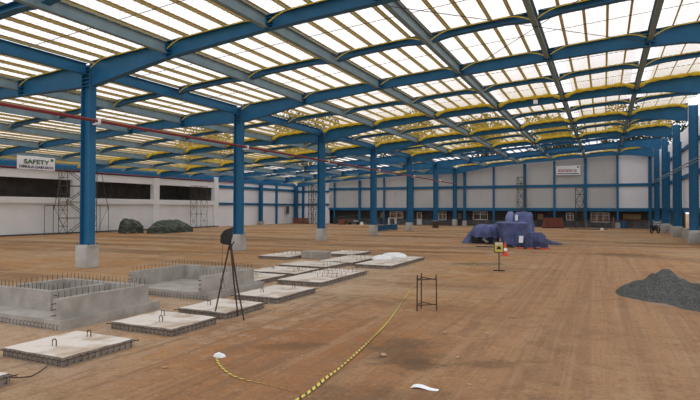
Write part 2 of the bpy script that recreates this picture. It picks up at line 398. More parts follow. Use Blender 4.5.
# secondary rafters between the girders, halfway along each bay
HALF = [Y1 - BAY*.5] + [FY[i] + BAY*.5 for i in range(6)]
for k, y in enumerate(HALF):
    for side, E in (('right', EDGE_R), ('left', EDGE_L)):
        for j in range(6):
            a, b = sorted((E[j], E[j+1])); a += .14; b -= .14 if b < 5 else .5
            if a < -46: a += 1
            t = thing('secondary_rafter', (0, y, 0), 'shallow blue rafter, %s bay from camera, %s gap %s of the column row' % (bayname(k), bayname(j), side), 'rafter', 'shallow rafters between the girders')
            D = .25
            st = [(a, zt(a), zt(a)-D-.10), (a+.9, zt(a+.9), zt(a+.9)-D), ((b-.9), zt(b-.9), zt(b-.9)-D), (b, zt(b), zt(b)-D-.10)]
            rafter_parts(t, st)
# girders and column line struts, one per bay
def girder_mesh(L, D, wd, m, nm):
    p = MB(); p.box(-.012, .012, 0, L, -D+.02, -.02); p.box(-wd/2, wd/2, 0, L, -.025, 0); p.box(-wd/2, wd/2, 0, L, -D, -D+.03)
    return p.mesh(nm, m)
gm = girder_mesh(BAY-.36, .44, .2, M['girder'], 'roof_girder')
gm0 = girder_mesh(8.9, .44, .2, M['girder'], 'roof_girder_front')
sm = girder_mesh(BAY-.44, .48, .2, M['blue'], 'column_strut')
sm0 = girder_mesh(8.9, .48, .2, M['blue'], 'column_strut_front')
for i in range(7):
    y0 = FY[i-1]+.18 if i else Y1-.18-8.9
    if i == 6: y0 -= .0
    for side, E in (('right', GR), ('left', GL)):
        for j, x in enumerate(E):
            o = link('roof_girder', gm if i else gm0, None, (x, y0, zt(x)-.03))
            if i == 6: o.scale[1] = .93
            tag(o, 'grey roof girder, %s %s of the column row, in the %s bay from the camera' % (bayname(j), side, bayname(i)), 'girder', 'grey roof girders')
    o = link('column_strut', sm if i else sm0, None, (XC, y0+.04, zt(XC)-.06))
    if i == 6: o.scale[1] = .93
    tag(o, 'blue strut above the middle column row, in the %s bay from the camera' % bayname(i), 'strut', 'struts along the column row')
# purlins: four in each gap between two girders
pp = MB(); LP = YB-6.6
pp.box(-.008, .008, 0, LP, 0, .11); pp.box(-.008, .05, 0, LP, .102, .11); pp.box(-.05, .008, 0, LP, 0, .01)
pm = pp.mesh('roof_purlin', M['purlin'])
for side, E in (('right', EDGE_R), ('left', EDGE_L)):
    for j in range(6):
        for q in range(5):
            if q == 4 and j == 5: continue
            x = E[j] + (E[j+1]-E[j])*(q+1)/5
            if q == 4: x = E[j+1]
            if q == 4 and False: pass
            o = link('roof_purlin', pm, None, (x, 6.4, zt(x)+.005))
            tag(o, ('tan roof purlin, %s of four, in the %s gap between girders %s of the columns' % (bayname(q), bayname(j), side)) if q < 4 else
                ('tan roof purlin right above the %s grey girder %s of the columns' % (bayname(j), side)), 'purlin', 'roof purlins')
o = link('roof_purlin', pm, None, (XC, 6.4, zt(XC)+.005)); tag(o, 'tan roof purlin right above the middle column row', 'purlin', 'roof purlins')
# tie rods across the purlins
for k in range(12):
    y = Y1 - BAY*.25 + BAY*.5*k
    if y > 76: continue
    for side, a, b in (('right', XC, XR), ('left', XL+.6, XC)):
        p = MB(); p.tube([(a, y, zt(a)-.012), (b, y, zt(b)-.012)], .012, 5)
        o = p.build('tie_rod', M['dark_steel']); tag(o, 'thin steel tie rod under the purlins, %s from the camera, %s of the columns' % (bayname(k), side), 'rod', 'tie rods under the purlins')
for n_, (xa, xb, ya, yb) in enumerate([(-6.2, 1.7, FY[0]+.3, FY[1]-.3), (-6.2, 1.7, FY[1]-.3, FY[0]+.3)]):
    p = MB(); p.tube([(xa, ya, zt(xa)-.56), (xb, yb, zt(xb)-.56-.05*n_)], .013, 5)
    o = p.build('brace_rod', M['dark_steel']); tag(o, 'thin diagonal brace rod under the roof, ' + ('rising towards the right wall', 'falling back towards the columns')[n_], 'rod')

# safety nets
def net_mesh(wx, ly, nm, r=.0046):
    pitch = .17
    def zf(u, v):            # u across the gap 0..1, v along the bay 0..1
        e = min(u, 1-u)*wx
        dip = .27*max(0, 1-e/.9)**2
        return .07*(u*wx) - .06 - dip - .10*math.sin(PI*v)*math.sin(PI*u)
    mb = MB()
    step = pitch*math.sqrt(2)
    for fam in (0, 1):
        k = -ly
        while k < wx:
            pts = []
            n = max(2, int(ly/.45))
            for q in range(n+1):
                v = q/n; x = k + v*ly
                if fam: x = k + ly - v*ly
                if -1e-6 <= x <= wx: pts.append((x, v*ly, zf(min(max(x/wx, 0), 1), v)))
            if len(pts) > 1: mb.tube(pts, r, 3, False)
            k += step
    def border(v, yy, r0):
        pts = []; q_ = MB()
        for q in range(25):
            u = q/24; pts.append((u*wx, yy, zf(u, v)+.01))
        q_.tube(pts, [r0*(1+.45*math.sin(q*2.3)*math.sin(q*.9+1)) for q in range(25)], 6)
        return q_.mesh(nm+'_border', M['net'])
    return mb.mesh(nm, M['net']), border(0, .05, .016), border(1, ly-.04, .02), border(1, ly-.13, .11)
nets = {}
NETS = []
for i in range(7):
    for h in (0, 1):
        if i == 0 and h == 0: continue
        NETS.append((i, h))
for side, E in (('right', EDGE_R), ('left', EDGE_L)):
    for j in range(6):
        a, b = sorted((E[j], E[j+1])); a += .33 if a == XC else .13; b -= .33 if b == XC else .13
        if a < -46: a += .6
        if b > 5: b -= .4
        wx = round(b-a, 2)
        for i, h in NETS:
            if i == 5: continue
            if i == 6 and (h == 0): continue
            if i == 4 and side == 'left' and h == 1: continue
            y0 = Y1 + BAY*(i-1) + (.16 if h == 0 else BAY*.5+.16)
            ly = BAY*.5-.32
            if i == 6 and h == 1: ly -= .75
            key = (wx, round(ly, 2), .0046 if i < 2 else (.0055 + .0022*h))
            if key not in nets: nets[key] = net_mesh(wx, ly, 'safety_net', key[2])
            t = thing('safety_net', (a, y0, zt(a)), 'yellow safety net, %s bay %s half, %s gap %s of the columns' % (bayname(i), ('nearer', 'farther')[h], bayname(j), side), 'net', 'yellow safety nets under the roof')
            link('netting', nets[key][0], t); link('border_rope', nets[key][1], t)
            link('rolled_edge' if i in (2, 3, 4) and h == 1 else 'border_rope', nets[key][3 if i in (2, 3, 4) and h == 1 else 2], t)

# red fire pipes
t = thing('sprinkler_pipe', (0, 0, 0), 'dark red pipe running past the middle columns below the roof', 'pipe')
p = MB(); p.tube([(-19.02, 9, 6.12), (-19.02, 30, 6.09), (-19.02, 76.2, 6.0)], .065, 8); p.build('pipe', M['red_pipe'], t)
for y in FY[:6]:
    p = MB(); p.box(-19.3, -18.94, y-.05, y+.05, 5.96, 6.02); p.box(-19.12, -18.92, y-.06, y+.06, 6.02, 6.2); p.build('clamp', M['white_frame'], t)
t = thing('wall_pipe', (0, 0, 0), 'dark red pipe along the top of the white left wall', 'pipe')
p = MB(); p.tube([(XL+.2, 14, 6.05), (XL+.2, 64, 6.1)], .06, 6); p.build('pipe', M['red_pipe'], t)
t = thing('wall_conduit', (0, 0, 0), 'grey pipe rail running along the right wall columns', 'pipe')
p = MB(); p.tube([(5.55, 40, 5.86), (5.55, 77, 5.92)], .05, 6); p.tube([(5.55, 40, 5.66), (5.55, 77, 5.72)], .03, 6); p.build('pipe', M['girder'], t)
for y in FY[3:6]:
    p = MB(); p.box(5.5, 5.72, y-.04, y+.04, 5.6, 5.66); p.build('bracket', M['girder'], t)

# ------------------------------------------------------------------ banners
def lettering(parent, text, origin, xdir, udir, width, height, m, name='lettering'):
    c = bpy.data.curves.new('txt', 'FONT'); c.body = text; c.extrude = .004; c.size = 1; c.offset = .03
    o = bpy.data.objects.new('txt', c); COL.objects.link(o)
    bpy.context.view_layer.update()
    me = bpy.data.meshes.new_from_object(o.evaluated_get(bpy.context.evaluated_depsgraph_get()))
    bpy.data.objects.remove(o)
    xs = [v.co.x for v in me.vertices]; ys = [v.co.y for v in me.vertices]
    x0, x1, y0, y1 = min(xs), max(xs), min(ys), max(ys)
    X, U = Vector(xdir), Vector(udir); N = X.cross(U); O = Vector(origin)
    for v in me.vertices:
        q = v.co.copy(); v.co = O + X*((q.x-x0)/(x1-x0)*width) + U*((q.y-y0)/(y1-y0)*height) + N*q.z
    me.materials.clear(); me.materials.append(m); me.name = name
    return link(name, me, parent)
t = thing('safety_banner', (-42.0, 27.19, 5.60), 'white SAFETY banner hung from a roof girder near the left wall', 'banner'); t.scale = (.894, .894, .894)
p = MB(); N_ = 14
vs = []; fs = []
for i in range(N_+1):
    for k in range(2):
        vs.append((.02*math.sin(i*1.1), 3.64*i/N_, 1.2*k - .015*math.sin(i*.7)))
for i in range(N_): fs.append((2*i, 2*i+2, 2*i+3, 2*i+1))
p.add(vs, fs); o = p.build('sheet', M['banner'], t); sd = o.modifiers.new('s', 'SOLIDIFY'); sd.thickness = .012; sd.offset = 0
lettering(t, 'SAFETY', (.035, .62, .50), (0, 1, 0), (0, 0, 1), 2.45, .42, M['green_ink'])
lettering(t, 'DIMULAI DARI SAYA', (.035, .2, .12), (0, 1, 0), (0, 0, 1), 3.3, .25, M['navy_ink'])
p = MB(); p.box(.03, .04, 3.2, 3.45, .85, 1.08); p.build('emblem', M['green_ink'], t)
for y in (.06, 3.58):
    p = MB(); p.tube([(-.01, y, 1.12), (-.08, y, 1.16), (-.16, y, 1.12)], .012, 4); p.build('rope', M['white'], t)
t = thing('slogan_banner', (-5.82, YB-.36, 7.05), 'white banner with red and blue lettering high on the back wall', 'banner')
p = MB(); p.box(0, 3.0, 0, .012, 0, 1.25); p.build('sheet', M['banner'], t)
lettering(t, 'BUDAYAKAN', (.28, -.005, .38), (1, 0, 0), (0, 0, 1), 1.75, .42, M['red_ink'])
lettering(t, 'K3', (2.2, -.005, .38), (1, 0, 0), (0, 0, 1), .35, .36, M['navy_ink'])
p = MB(); p.box(2.62, 2.82, -.006, 0, .92, 1.12); p.build('emblem', M['green_ink'], t)
p = MB(); p.box(.15, 2.85, -.006, 0, .13, .24); p.build('colour_band', M['navy_ink'], t)

for xa, xb in ((.03, -.2), (2.97, 3.55)):
    for z in (.06, 1.2):
        p = MB(); p.tube([(xa, .006, z), (xb, .012, z+.02)], .012, 4); p.build('rope', M['white'], t)

# ------------------------------------------------------------------ scaffolds
def scaffold(loc, label, lx, ly, levels, h, rz=0, slim=None, r=.028):
    t = thing('scaffold_tower', loc, label, 'scaffold', None, rz)
    for sx in (-1, 1):
        for sy in (-1, 1):
            p = MB(); p.tube([(sx*lx/2, sy*ly/2, 0), (sx*lx/2, sy*ly/2, levels*h)], r, 5); p.build('upright', M['scaffold'], t)
    for k in range(levels):
        z = (k+1)*h
        for sy in (-1, 1):
            p = MB(); p.tube([(-lx/2, sy*ly/2, z), (lx/2, sy*ly/2, z)], r*.9, 5); p.build('ledger', M['scaffold'], t)
            p = MB(); p.tube([(-lx/2, sy*ly/2, z-h*.5), (lx/2, sy*ly/2, z-h*.5)], r*.8, 5); p.build('ledger', M['scaffold'], t)
            p = MB(); p.tube([(-lx/2, sy*ly/2, z-h), (lx/2, sy*ly/2, z)], r*.7, 4); p.tube([(lx/2, sy*ly/2, z-h), (-lx/2, sy*ly/2, z)], r*.7, 4); p.build('cross_brace', M['scaffold'], t)
        for sx in (-1, 1):
            p = MB(); p.tube([(sx*lx/2, -ly/2, z), (sx*lx/2, ly/2, z)], r*.9, 5); p.build('transom', M['scaffold'], t)
    return t
t = scaffold((-45.7, 35.6, 0), 'tall rusty scaffold tower against the white left wall below the roof', 1.2, 3.2, 4, 1.52, r=.034)
for k_ in range(4):
    y0_, y1_ = (-1.1, 1.1) if k_ % 2 == 0 else (1.1, -1.1); z0_ = 1.52*k_
    p = MB()
    for xx in (-.25, .25): p.tube([(xx, y0_, z0_ + .04), (xx, y1_, z0_ + 1.5)], .03, 5)
    for q_ in range(7):
        f_ = (q_+.5)/7; p.bar((-.25, y0_+(y1_-y0_)*f_, z0_+.04+1.46*f_), (.25, y0_+(y1_-y0_)*f_, z0_+.04+1.46*f_), .12, .02)
    p.build('stair_flight', M['scaffold'], t)
for s in (-1, 1):
    y = s*3.0
    for x in (-.6, .6):
        p = MB(); p.tube([(x, y, 0), (x, y, 2.7)], .03, 5); p.build('upright', M['scaffold'], t)
    p = MB(); p.tube([(.6, s*1.6, 2.7), (.6, y, 2.7), (-.6, y, 2.7), (-.6, s*1.6, 2.7)], .03, 5); p.build('ledger', M['scaffold'], t)
    p = MB(); p.tube([(.6, s*1.6, 0), (.6, y, 2.7)], .02, 4); p.build('cross_brace', M['scaffold'], t)
    p = MB(); p.tube([(.6, y, 2.2), (.6, s*2.1, 6.0)], .028, 5); p.build('raking_tube', M['scaffold'], t)
scaffold((-46.0, 53.0, 0), 'thin scaffold tower against the left wall behind the green tarpaulin pile', 1.0, 1.9, 3, 1.75, r=.024)
scaffold((-42.5, 75.8, 0), 'dark slender scaffold tower in the left rear corner', .9, .9, 4, 1.55, r=.05)
scaffold((-10.2, 76.4, 0), 'slender scaffold tower by the back wall above the blue tarpaulins', 1.0, .9, 4, 1.7, r=.03)
scaffold((-2.85, 76.4, 0), 'scaffold tower by the back wall under the slogan banner', 1.0, .9, 3, 1.75, r=.032)

# ------------------------------------------------------------------ foundations and slabs
def hoop_mesh():
    p = MB(); p.tube([(0, 0, .035), (.006, .05, .03), (-.004, .055, .115), (0, 0, .12)], .008, 4); return p.mesh('rebar_hoop', M['rebar'])
HOOP = hoop_mesh()
p = MB(); p.tube([(0, 0, 0), (.004, 0, .16)], .0065, 4); BARM = p.mesh('starter_bar', M['rebar'])
p = MB(); p.tube([(-.035, 0, 0), (-.035, 0, .10), (-.02, 0, .125), (.02, 0, .125), (.035, 0, .10), (.035, 0, 0)], .010, 5); LOOP = p.mesh('lifting_loop', M['rebar'])
def slab_body(x0, x1, y0, y1, z0, z1, jit=.012):
    b = bmesh.new(); nx, ny = max(2, int((x1-x0)/.25)), max(2, int((y1-y0)/.25))
    p = MB(); r = random.Random(int(x0*100+y0*10))
    jit_ = lambda: r.uniform(-jit, jit)
    top = [[(x0+(x1-x0)*i/nx + (jit_() if i in (0, nx) else 0), y0+(y1-y0)*k/ny + (jit_() if k in (0, ny) else 0), z1 + r.uniform(-.006, .006)) for k in range(ny+1)] for i in range(nx+1)]
    vs = [v for R in top for v in R]; nv = len(vs); vs += [(v[0], v[1], z0) for v in vs]
    ix = lambda i, k: i*(ny+1)+k
    fs = []
    for i in range(nx):
        for k in range(ny):
            fs.append((ix(i,k), ix(i+1,k), ix(i+1,k+1), ix(i,k+1))); fs.append((nv+ix(i,k), nv+ix(i,k+1), nv+ix(i+1,k+1), nv+ix(i+1,k)))
    for i in range(nx):
        for k in (0, ny): fs.append((ix(i,k), nv+ix(i,k), nv+ix(i+1,k), ix(i+1,k)))
    for k in range(ny):
        for i in (0, nx): fs.append((ix(i,k), ix(i,k+1), nv+ix(i,k+1), nv+ix(i,k)))
    b.free(); p.add(vs, fs); p.nside = 2*(nx+ny); return p
def hoops(t, x0, x1, y0, y1, step, sides='FRBL'):
    for s in sides:
        if s in 'FB':
            n = max(2, int((x1-x0)/step))
            for i in range(n): 
                o = link('rebar_hoop', HOOP, t, (x0+(x1-x0)*(i+.5)/n, y0+.01 if s == 'F' else y1-.01, 0)); o.rotation_euler[2] = PI if s == 'F' else 0
        else:
            n = max(2, int((y1-y0)/step))
            for i in range(n):
                o = link('rebar_hoop', HOOP, t, (x1-.01 if s == 'R' else x0+.01, y0+(y1-y0)*(i+.5)/n, 0)); o.rotation_euler[2] = -PI/2 if s == 'R' else PI/2
def slab(x0, x1, y0, y1, label, step=.115, loops=(), bars=(), sides='FRBL', h=.15, rz=0):
    cx, cy = (x0+x1)/2, (y0+y1)/2
    t = thing('concrete_slab', (cx, cy, 0), label, 'slab', 'precast slabs on the ground', rz)
    a, b = (x1-x0)/2, (y1-y0)/2
    sb = slab_body(-a, a, -b, b, 0, h); so = sb.build('slab', M['slabtop'], t); so.data.materials.append(M['slabedge_shade'])
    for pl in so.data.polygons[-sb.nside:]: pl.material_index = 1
    hoops(t, -a, a, -b, b, step, sides)
    for s_ in sides:
        p = MB()
        if s_ in 'FB': yy = (-b-.045) if s_ == 'F' else b+.045; p.tube([(-a-.1, yy, .118), (a+.1, yy, .115)], .007, 4)
        else: xx = (a+.045) if s_ == 'R' else -a-.045; p.tube([(xx, -b-.1, .112), (xx, b+.1, .118)], .007, 4)
        p.build('edge_bar', M['rebar'], t)
    for u, v in loops:
        o = link('lifting_loop', LOOP, t, (-a+2*a*u, -b+2*b*v, h-.01)); o.rotation_euler[2] = .3
    for (u0, v0, u1, v1, n) in bars:
        for k in range(n):
            f = k/(n-1); link('starter_bar', BARM, t, (-a+2*a*(u0+(u1-u0)*f), -b+2*b*(v0+(v1-v0)*f), h-.005))
    return t
slab(-9.12, -7.66, 5.72, 7.1, 'square concrete slab nearest the camera, with two lifting loops', loops=((.45, .32), (.42, .84)))
slab(-9.2, -7.58, 7.98, 9.3, 'concrete slab left of the tripod legs, beside the nearer foundation box', loops=((.55, .35), (.3, .7)))
slab(-9.06, -7.68, 9.75, 11.25, 'concrete slab under the tripod lamp', loops=((.3, .4),))
slab(-9.12, -7.74, 11.95, 14.0, 'pale concrete slab behind and right of the tripod lamp', loops=((.35, .3), (.6, .85)))
slab(-9.75, -8.12, 15.05, 18.7, 'long concrete slab with rows of rebar, middle of the slab field', step=.26, bars=((.1, .55, .95, .55, 9), (.1, .8, .95, .8, 9), (.5, .35, .95, .35, 5)), sides='FR')
slab(-12.2, -10.2, 14.4, 16.3, 'concrete slab half hidden behind the farther foundation box', step=.24, loops=((.7, .5),), sides='FR')
slab(-12.1, -10.05, 16.7, 18.5, 'concrete slab left of the long rebar slab', step=.24, loops=((.3, .4), (.75, .6)), sides='FR', bars=((.92, .1, .92, .9, 6),))
slab(-12.3, -10.1, 19.1, 21.0, 'concrete slab left behind the long rebar slab', step=.26, sides='FR', bars=((.92, .1, .92, .9, 6),))
slab(-15.5, -13.75, 22.2, 25.3, 'farthest left concrete slab with rebar, near the second column', step=.26, sides='FR', bars=((.2, .3, .9, .3, 6), (.2, .7, .9, .7, 6)))
slab(-11.6, -9.9, 21.2, 24.6, 'concrete slab behind the long one, left of the white sacks', step=.26, sides='FR', bars=((.15, .7, .95, .7, 8), (.95, .2, .95, .9, 6)))
slab(-9.55, -7.9, 20.7, 25.2, 'concrete slab under the white sacks', step=.26, sides='FR', bars=((.1, .45, .55, .45, 7),))
slab(-13.3, -11.6, 24.9, 27.2, 'concrete slab with rebar behind the low concrete block', step=.3, sides='FR', bars=((.1, .5, .9, .5, 6), (.1, .9, .9, .9, 6)))
slab(-9.05, -7.62, 3.4, 4.86, 'slab corner at the lower left photo edge', sides='FRBL')
t = thing('concrete_block', (-13.0, 23.6, 0), 'low plain grey concrete block among the far slabs', 'block')
p = MB(); p.box(-.68, .68, -.35, .35, 0, .36); bevel(p.build('block', M['concrete'], t), .02)

def foundation(loc, label, foot, walls, h, name='foundation_box', step=.115, extra_hoops='FR'):
    t = thing(name, loc, label, 'foundation', 'cast foundation boxes')
    x0, x1, y0, y1 = foot
    slab_body(x0, x1, y0, y1, 0, .2).build('footing', M['concrete'], t)
    hoops(t, x0, x1, y0, y1, step, extra_hoops)
    for (a, b, c, d) in walls:
        slab_body(a, b, c, d, .19, h, .006).build('wall', M['concrete'], t)
        if b-a > d-c:
            n = int((b-a)/.135)
            for k in range(n): link('starter_bar', BARM, t, (a+.06+(b-a-.1)*k/(n-1), (c+d)/2, h-.01))
        else:
            n = int((d-c)/.135)
            for k in range(n): link('starter_bar', BARM, t, ((a+b)/2, c+.06+(d-c-.1)*k/(n-1), h-.01))
    return t
def end_bars(t, x, y, zs, dx, dy):
    for z in zs:
        p = MB(); p.tube([(x, y, z), (x+dx, y+dy, z)], .009, 4); p.build('end_bar', M['rebar'], t)
t = foundation((0, 0, 0), 'grey concrete foundation box with rebar, at the left photo edge', (-14.2, -9.93, 7.36, 10.05),
           [(-10.22, -10.05, 7.4, 9.62), (-12.9, -10.05, 9.62, 9.79), (-12.95, -12.79, 8.4, 9.62), (-14.2, -11.13, 8.0, 8.17), (-11.3, -11.13, 8.17, 9.5)], .63, extra_hoops='F')
end_bars(t, -10.12, 7.42, (.3, .42, .54), -.02, -.12)
end_bars(t, -11.14, 8.08, (.3, .42, .54), .14, 0)
t = foundation((0, 0, 0), 'grey concrete foundation box with rebar, behind the tripod lamp', (-12.6, -9.6, 11.5, 14.1),
           [(-9.97, -9.8, 11.52, 13.65), (-12.58, -9.8, 13.65, 13.82), (-12.58, -12.42, 11.52, 13.65)], .64, extra_hoops='F')
end_bars(t, -9.9, 11.54, (.3, .42, .54), -.02, -.12)
end_bars(t, -12.5, 11.54, (.3, .42, .54), -.02, -.12)

# ------------------------------------------------------------------ draped shapes
def lump(rings, seed, ripple=.06, n=40, fine=.02, power=2.6, name='cover', m=None, parent=None):
    """rings: (z, cx, cy, rx, ry) from the ground up; closed with a cap"""
    vs, fs = [], []; R = len(rings)
    sub = 3; full = []
    for (a, b) in zip(rings[:-1], rings[1:]):
        for k in range(sub): full.append(tuple(a[i]+(b[i]-a[i])*k/sub for i in range(5)))
    full.append(rings[-1])
    ztop = rings[-1][0]
    for ri, (z, cx, cy, rx, ry) in enumerate(full):
        fade = 1-z/max(ztop, .01)*.6
        for k in range(n):
            a = 2*PI*k/n; c, s = math.cos(a), math.sin(a)
            q = (abs(c)**power+abs(s)**power)**(-1/power)
            f = noise.noise(Vector((k*.55, z*.7, seed)))*ripple*1.6*fade + math.sin(k*2.1+seed)*ripple*.35*fade
            dz = 0 if z < .01 else noise.noise(Vector((c*2, s*2, seed+z*2)))*fine*3
            vs.append((cx+c*q*rx*(1+f), cy+s*q*ry*(1+f), max(0, z+dz)))
    for i in range(len(full)-1):
        for k in range(n): fs.append((i*n+k, i*n+(k+1)%n, (i+1)*n+(k+1)%n, (i+1)*n+k))
    base = (len(full)-1)*n
    z, cx, cy, rx, ry = full[-1]; c0 = len(vs); vs.append((cx, cy, z+fine))
    for k in range(n): fs.append((base+k, base+(k+1)%n, c0))
    mb = MB(); mb.add(vs, fs); return mb.build(name, m, parent, smooth=True)

# blue tarpaulined machines in the middle distance
def cloth(rings, seed, name, m, parent=None, n=96, fold=.07, sag=.05, power=3.2, nf=11):
    """cover pulled over a load: rings (z, cx, cy, rx, ry) from the hem up; vertical folds grow towards the hem"""
    vs, fs = [], []; full = []; sub = 5
    for (a, b) in zip(rings[:-1], rings[1:]):
        for k in range(sub): full.append(tuple(a[i]+(b[i]-a[i])*k/sub for i in range(5)))
    full.append(rings[-1]); z0, z1 = rings[0][0], rings[-1][0]
    for z, cx, cy, rx, ry in full:
        h = (z-z0)/(z1-z0); amp = fold*(1.15-h)
        for k in range(n):
            a = 2*PI*k/n; c, s = math.cos(a), math.sin(a)
            q = (abs(c)**power+abs(s)**power)**(-1/power)
            w = noise.noise(Vector((c*nf*.5+seed, s*nf*.5, z*.35)))
            w = abs(w)*2-.5
            f = amp*w + noise.noise(Vector((c*2.5, s*2.5+seed, z*1.6)))*fold*.6 + noise.noise(Vector((c*7, s*7+seed, z*5)))*fold*.22
            hem = noise.noise(Vector((c*2.2+seed*2, s*2.2, 3)))*sag*2.4*(1-h)
            dz = noise.noise(Vector((c*3, s*3, seed+z*3)))*sag
            vs.append((cx+c*q*rx*(1+f), cy+s*q*ry*(1+f), max(0.004, z+hem+dz)))
    for i in range(len(full)-1):
        for k in range(n): fs.append((i*n+k, i*n+(k+1)%n, (i+1)*n+(k+1)%n, (i+1)*n+k))
    base = (len(full)-1)*n; z, cx, cy, rx, ry = full[-1]
    prev = [base+k for k in range(n)]
    for sc in (.66, .33):
        cur = []
        for k in range(n):
            x, y, zz = vs[base+k]; cur.append(len(vs))
            vs.append((cx+(x-cx)*sc, cy+(y-cy)*sc, zz*.5+z*.5+noise.noise(Vector((x*2.2*sc, y*2.2*sc, seed)))*sag*1.4))
        for k in range(n): fs.append((prev[k], prev[(k+1)%n], cur[(k+1)%n], cur[k]))
        prev = cur
    c0 = len(vs); vs.append((cx, cy, z))
    for k in range(n): fs.append((prev[k], prev[(k+1)%n], c0))
    mb = MB(); mb.add(vs, fs); return mb.build(name, m, parent, smooth=True)
t = thing('covered_machine', (-5.55, 37.4, 0), 'large machine under a blue tarpaulin, high box narrowing downwards', 'covered machine')
cloth([(.06, .05, 0, .66, .75), (.5, .04, 0, .72, .8), (1.1, 0, 0, .85, .9), (1.5, 0, 0, .97, 1.0), (1.60, 0, 0, .96, .99)], 3.1, 'front_cover', M['tarp_blue'], t, fold=.11, sag=.04, power=4)
cloth([(.02, .32, 2.0, .88, .95), (.7, .30, 2.0, .84, .9), (1.5, .30, 2.1, .78, .8), (2.05, .36, 2.1, .66, .65), (2.24, .40, 2.1, .48, .45)], 5.2, 'rear_cover', M['tarp_blue'], t, fold=.20, sag=.08)
cloth([(1.45, -.45, 1.6, .30, .4), (1.9, -.44, 1.6, .27, .36), (2.2, -.40, 1.6, .2, .27), (2.3, -.38, 1.6, .1, .15)], 7.7, 'top_cover', M['tarp_light'], t, n=64, fold=.26, sag=.08)
p = MB(); p.tube([(.1, 1.0, 1.7), (.1, 1.0, 2.08)], .10, 10); p.build('filter_can', M['white'], t)['label'] = 'white round canister'
p = MB(); p.box(-.97, .97, -1.03, -.97, 1.55, 1.60); p.build('box_rim', M['tarp_light'], t)
t = thing('covered_machine', (-7.85, 39.3, 0), 'low machine under a blue tarpaulin, dark gap at its foot, leftmost of the machines', 'covered machine')
cloth([(.45, .1, 0, 1.0, .8), (.85, .12, 0, .98, .8), (1.15, .2, 0, .86, .7), (1.33, .3, 0, .62, .5)], 1.3, 'cover', M['tarp_blue'], t, fold=.14, sag=.10)
cloth([(.0, -1.12, -.1, .42, .5), (.35, -1.0, -.05, .33, .42), (.8, -.75, 0, .25, .3), (1.0, -.6, 0, .15, .2)], 2.2, 'hanging_skirt', M['tarp_blue'], t, n=48, fold=.14, sag=.06)
p = MB(); p.box(-.75, .7, -.5, .6, .02, .5); p.build('chassis', M['black'], t)
for x in (-.5, .35):
    p = MB(); p.tube([(x, -.62, .3), (x, -.4, .3)], .3, 14); p.build('wheel', M['rubber'], t)
p = MB(); p.bar((.45, -.9, .12), (.1, -.7, .35), .16, .1); p.build('counterweight', M['concrete'], t)
cloth([(0, .78, -.1, .34, .42), (.5, .78, -.1, .31, .38), (1.0, .75, 0, .24, .3), (1.25, .72, 0, .14, .18)], 4.4, 'hanging_skirt', M['tarp_navy'], t, n=48, fold=.14, sag=.05)
t = thing('covered_machine', (-4.02, 35.55, 0), 'low machine under a dark navy tarpaulin with red feet, rightmost of the machines', 'covered machine')
cloth([(.06, 0, 0, .78, .52), (.45, 0, 0, .76, .52), (.8, .02, 0, .64, .45), (1.0, .05, 0, .40, .3)], 8.8, 'cover', M['tarp_navy'], t, fold=.19, sag=.08)
for x, y, a in ((-.72, -.58, .3), (.62, -.55, -.2), (-.1, -.64, .1), (.85, -.1, 1.3)):
    p = MB(); c, s = math.cos(a)*.2, math.sin(a)*.2; p.bar((x-c, y-s, .05), (x+c, y+s, .05), .12, .08); p.build('red_foot', M['orange'], t)
p = MB(); p.add([(-.82, -.5, .38), (-.56, -.6, .38), (-.54, -.52, .78), (-.79, -.44, .80), (-.82, -.36, .38), (-.56, -.44, .38), (-.54, -.36, .78), (-.79, -.3, .80)], [(0,1,2,3),(7,6,5,4),(0,4,5,1),(1,5,6,2),(2,6,7,3),(3,7,4,0)])
p.build('white_sheet', M['white'], t)
o = cloth([(0.0, -3.35, 40.3, .62, .7), (.12, -3.4, 40.3, .48, .55), (.26, -3.65, 40.4, .25, .3), (.32, -3.7, 40.4, .1, .15)], 6.1, 'loose_tarpaulin', M['tarp_navy'], fold=.3, sag=.05); tag(o, 'crumpled blue tarpaulin lying flat right of the covered machines', 'tarpaulin')
p = MB(); p.box(-7.6, -5.2, 35.5, 35.58, .0, .05)
o = p.build('dark_plank', M['black']); tag(o, 'dark flat plank on the ground in front of the covered machines', 'plank')

# dark green piles by the left wall
o = cloth([(.02, -42.3, 38.9, .9, 1.2), (.6, -42.3, 38.9, .88, 1.15), (1.1, -42.3, 38.7, .7, .9), (1.42, -42.3, 38.45, .3, .4)], 11.3, 'tarpaulin_pile', M['tarp_green'], n=96, fold=.16, sag=.12, power=2.4, nf=14); tag(o, 'dark green tarpaulin mound by the left wall, left one of two', 'tarpaulin pile')
o = cloth([(.02, -39.8, 41.7, .95, 2.75), (.5, -39.8, 41.7, .92, 2.65), (.9, -39.85, 41.6, .7, 2.1), (1.22, -39.85, 41.5, .35, 1.4)], 14.9, 'tarpaulin_pile', M['tarp_green'], n=140, fold=.14, sag=.12, power=2.4, nf=18); tag(o, 'long dark green tarpaulin mound by the left wall, right one of two', 'tarpaulin pile')

# white sacks on the far slab
for k, (x, y, z, rx, ry, h, lab) in enumerate([(-9.05, 22.6, .15, .48, .42, .24, 'white sack lying on the far slab, front left of two'), (-8.85, 23.6, .15, .62, .45, .28, 'white sack lying on the far slab, rear right of two')]):
    o = lump([(0, 0, 0, rx*.9, ry*.9), (h*.4, 0, 0, rx, ry), (h*.8, 0, 0, rx*.8, ry*.8), (h, 0, 0, rx*.35, ry*.35)], 20+k, .04, fine=.015, n=28, name='white_sack', m=M['white_bag'], power=2.3); o.location = (x, y, z-.005); tag(o, lab, 'sack')

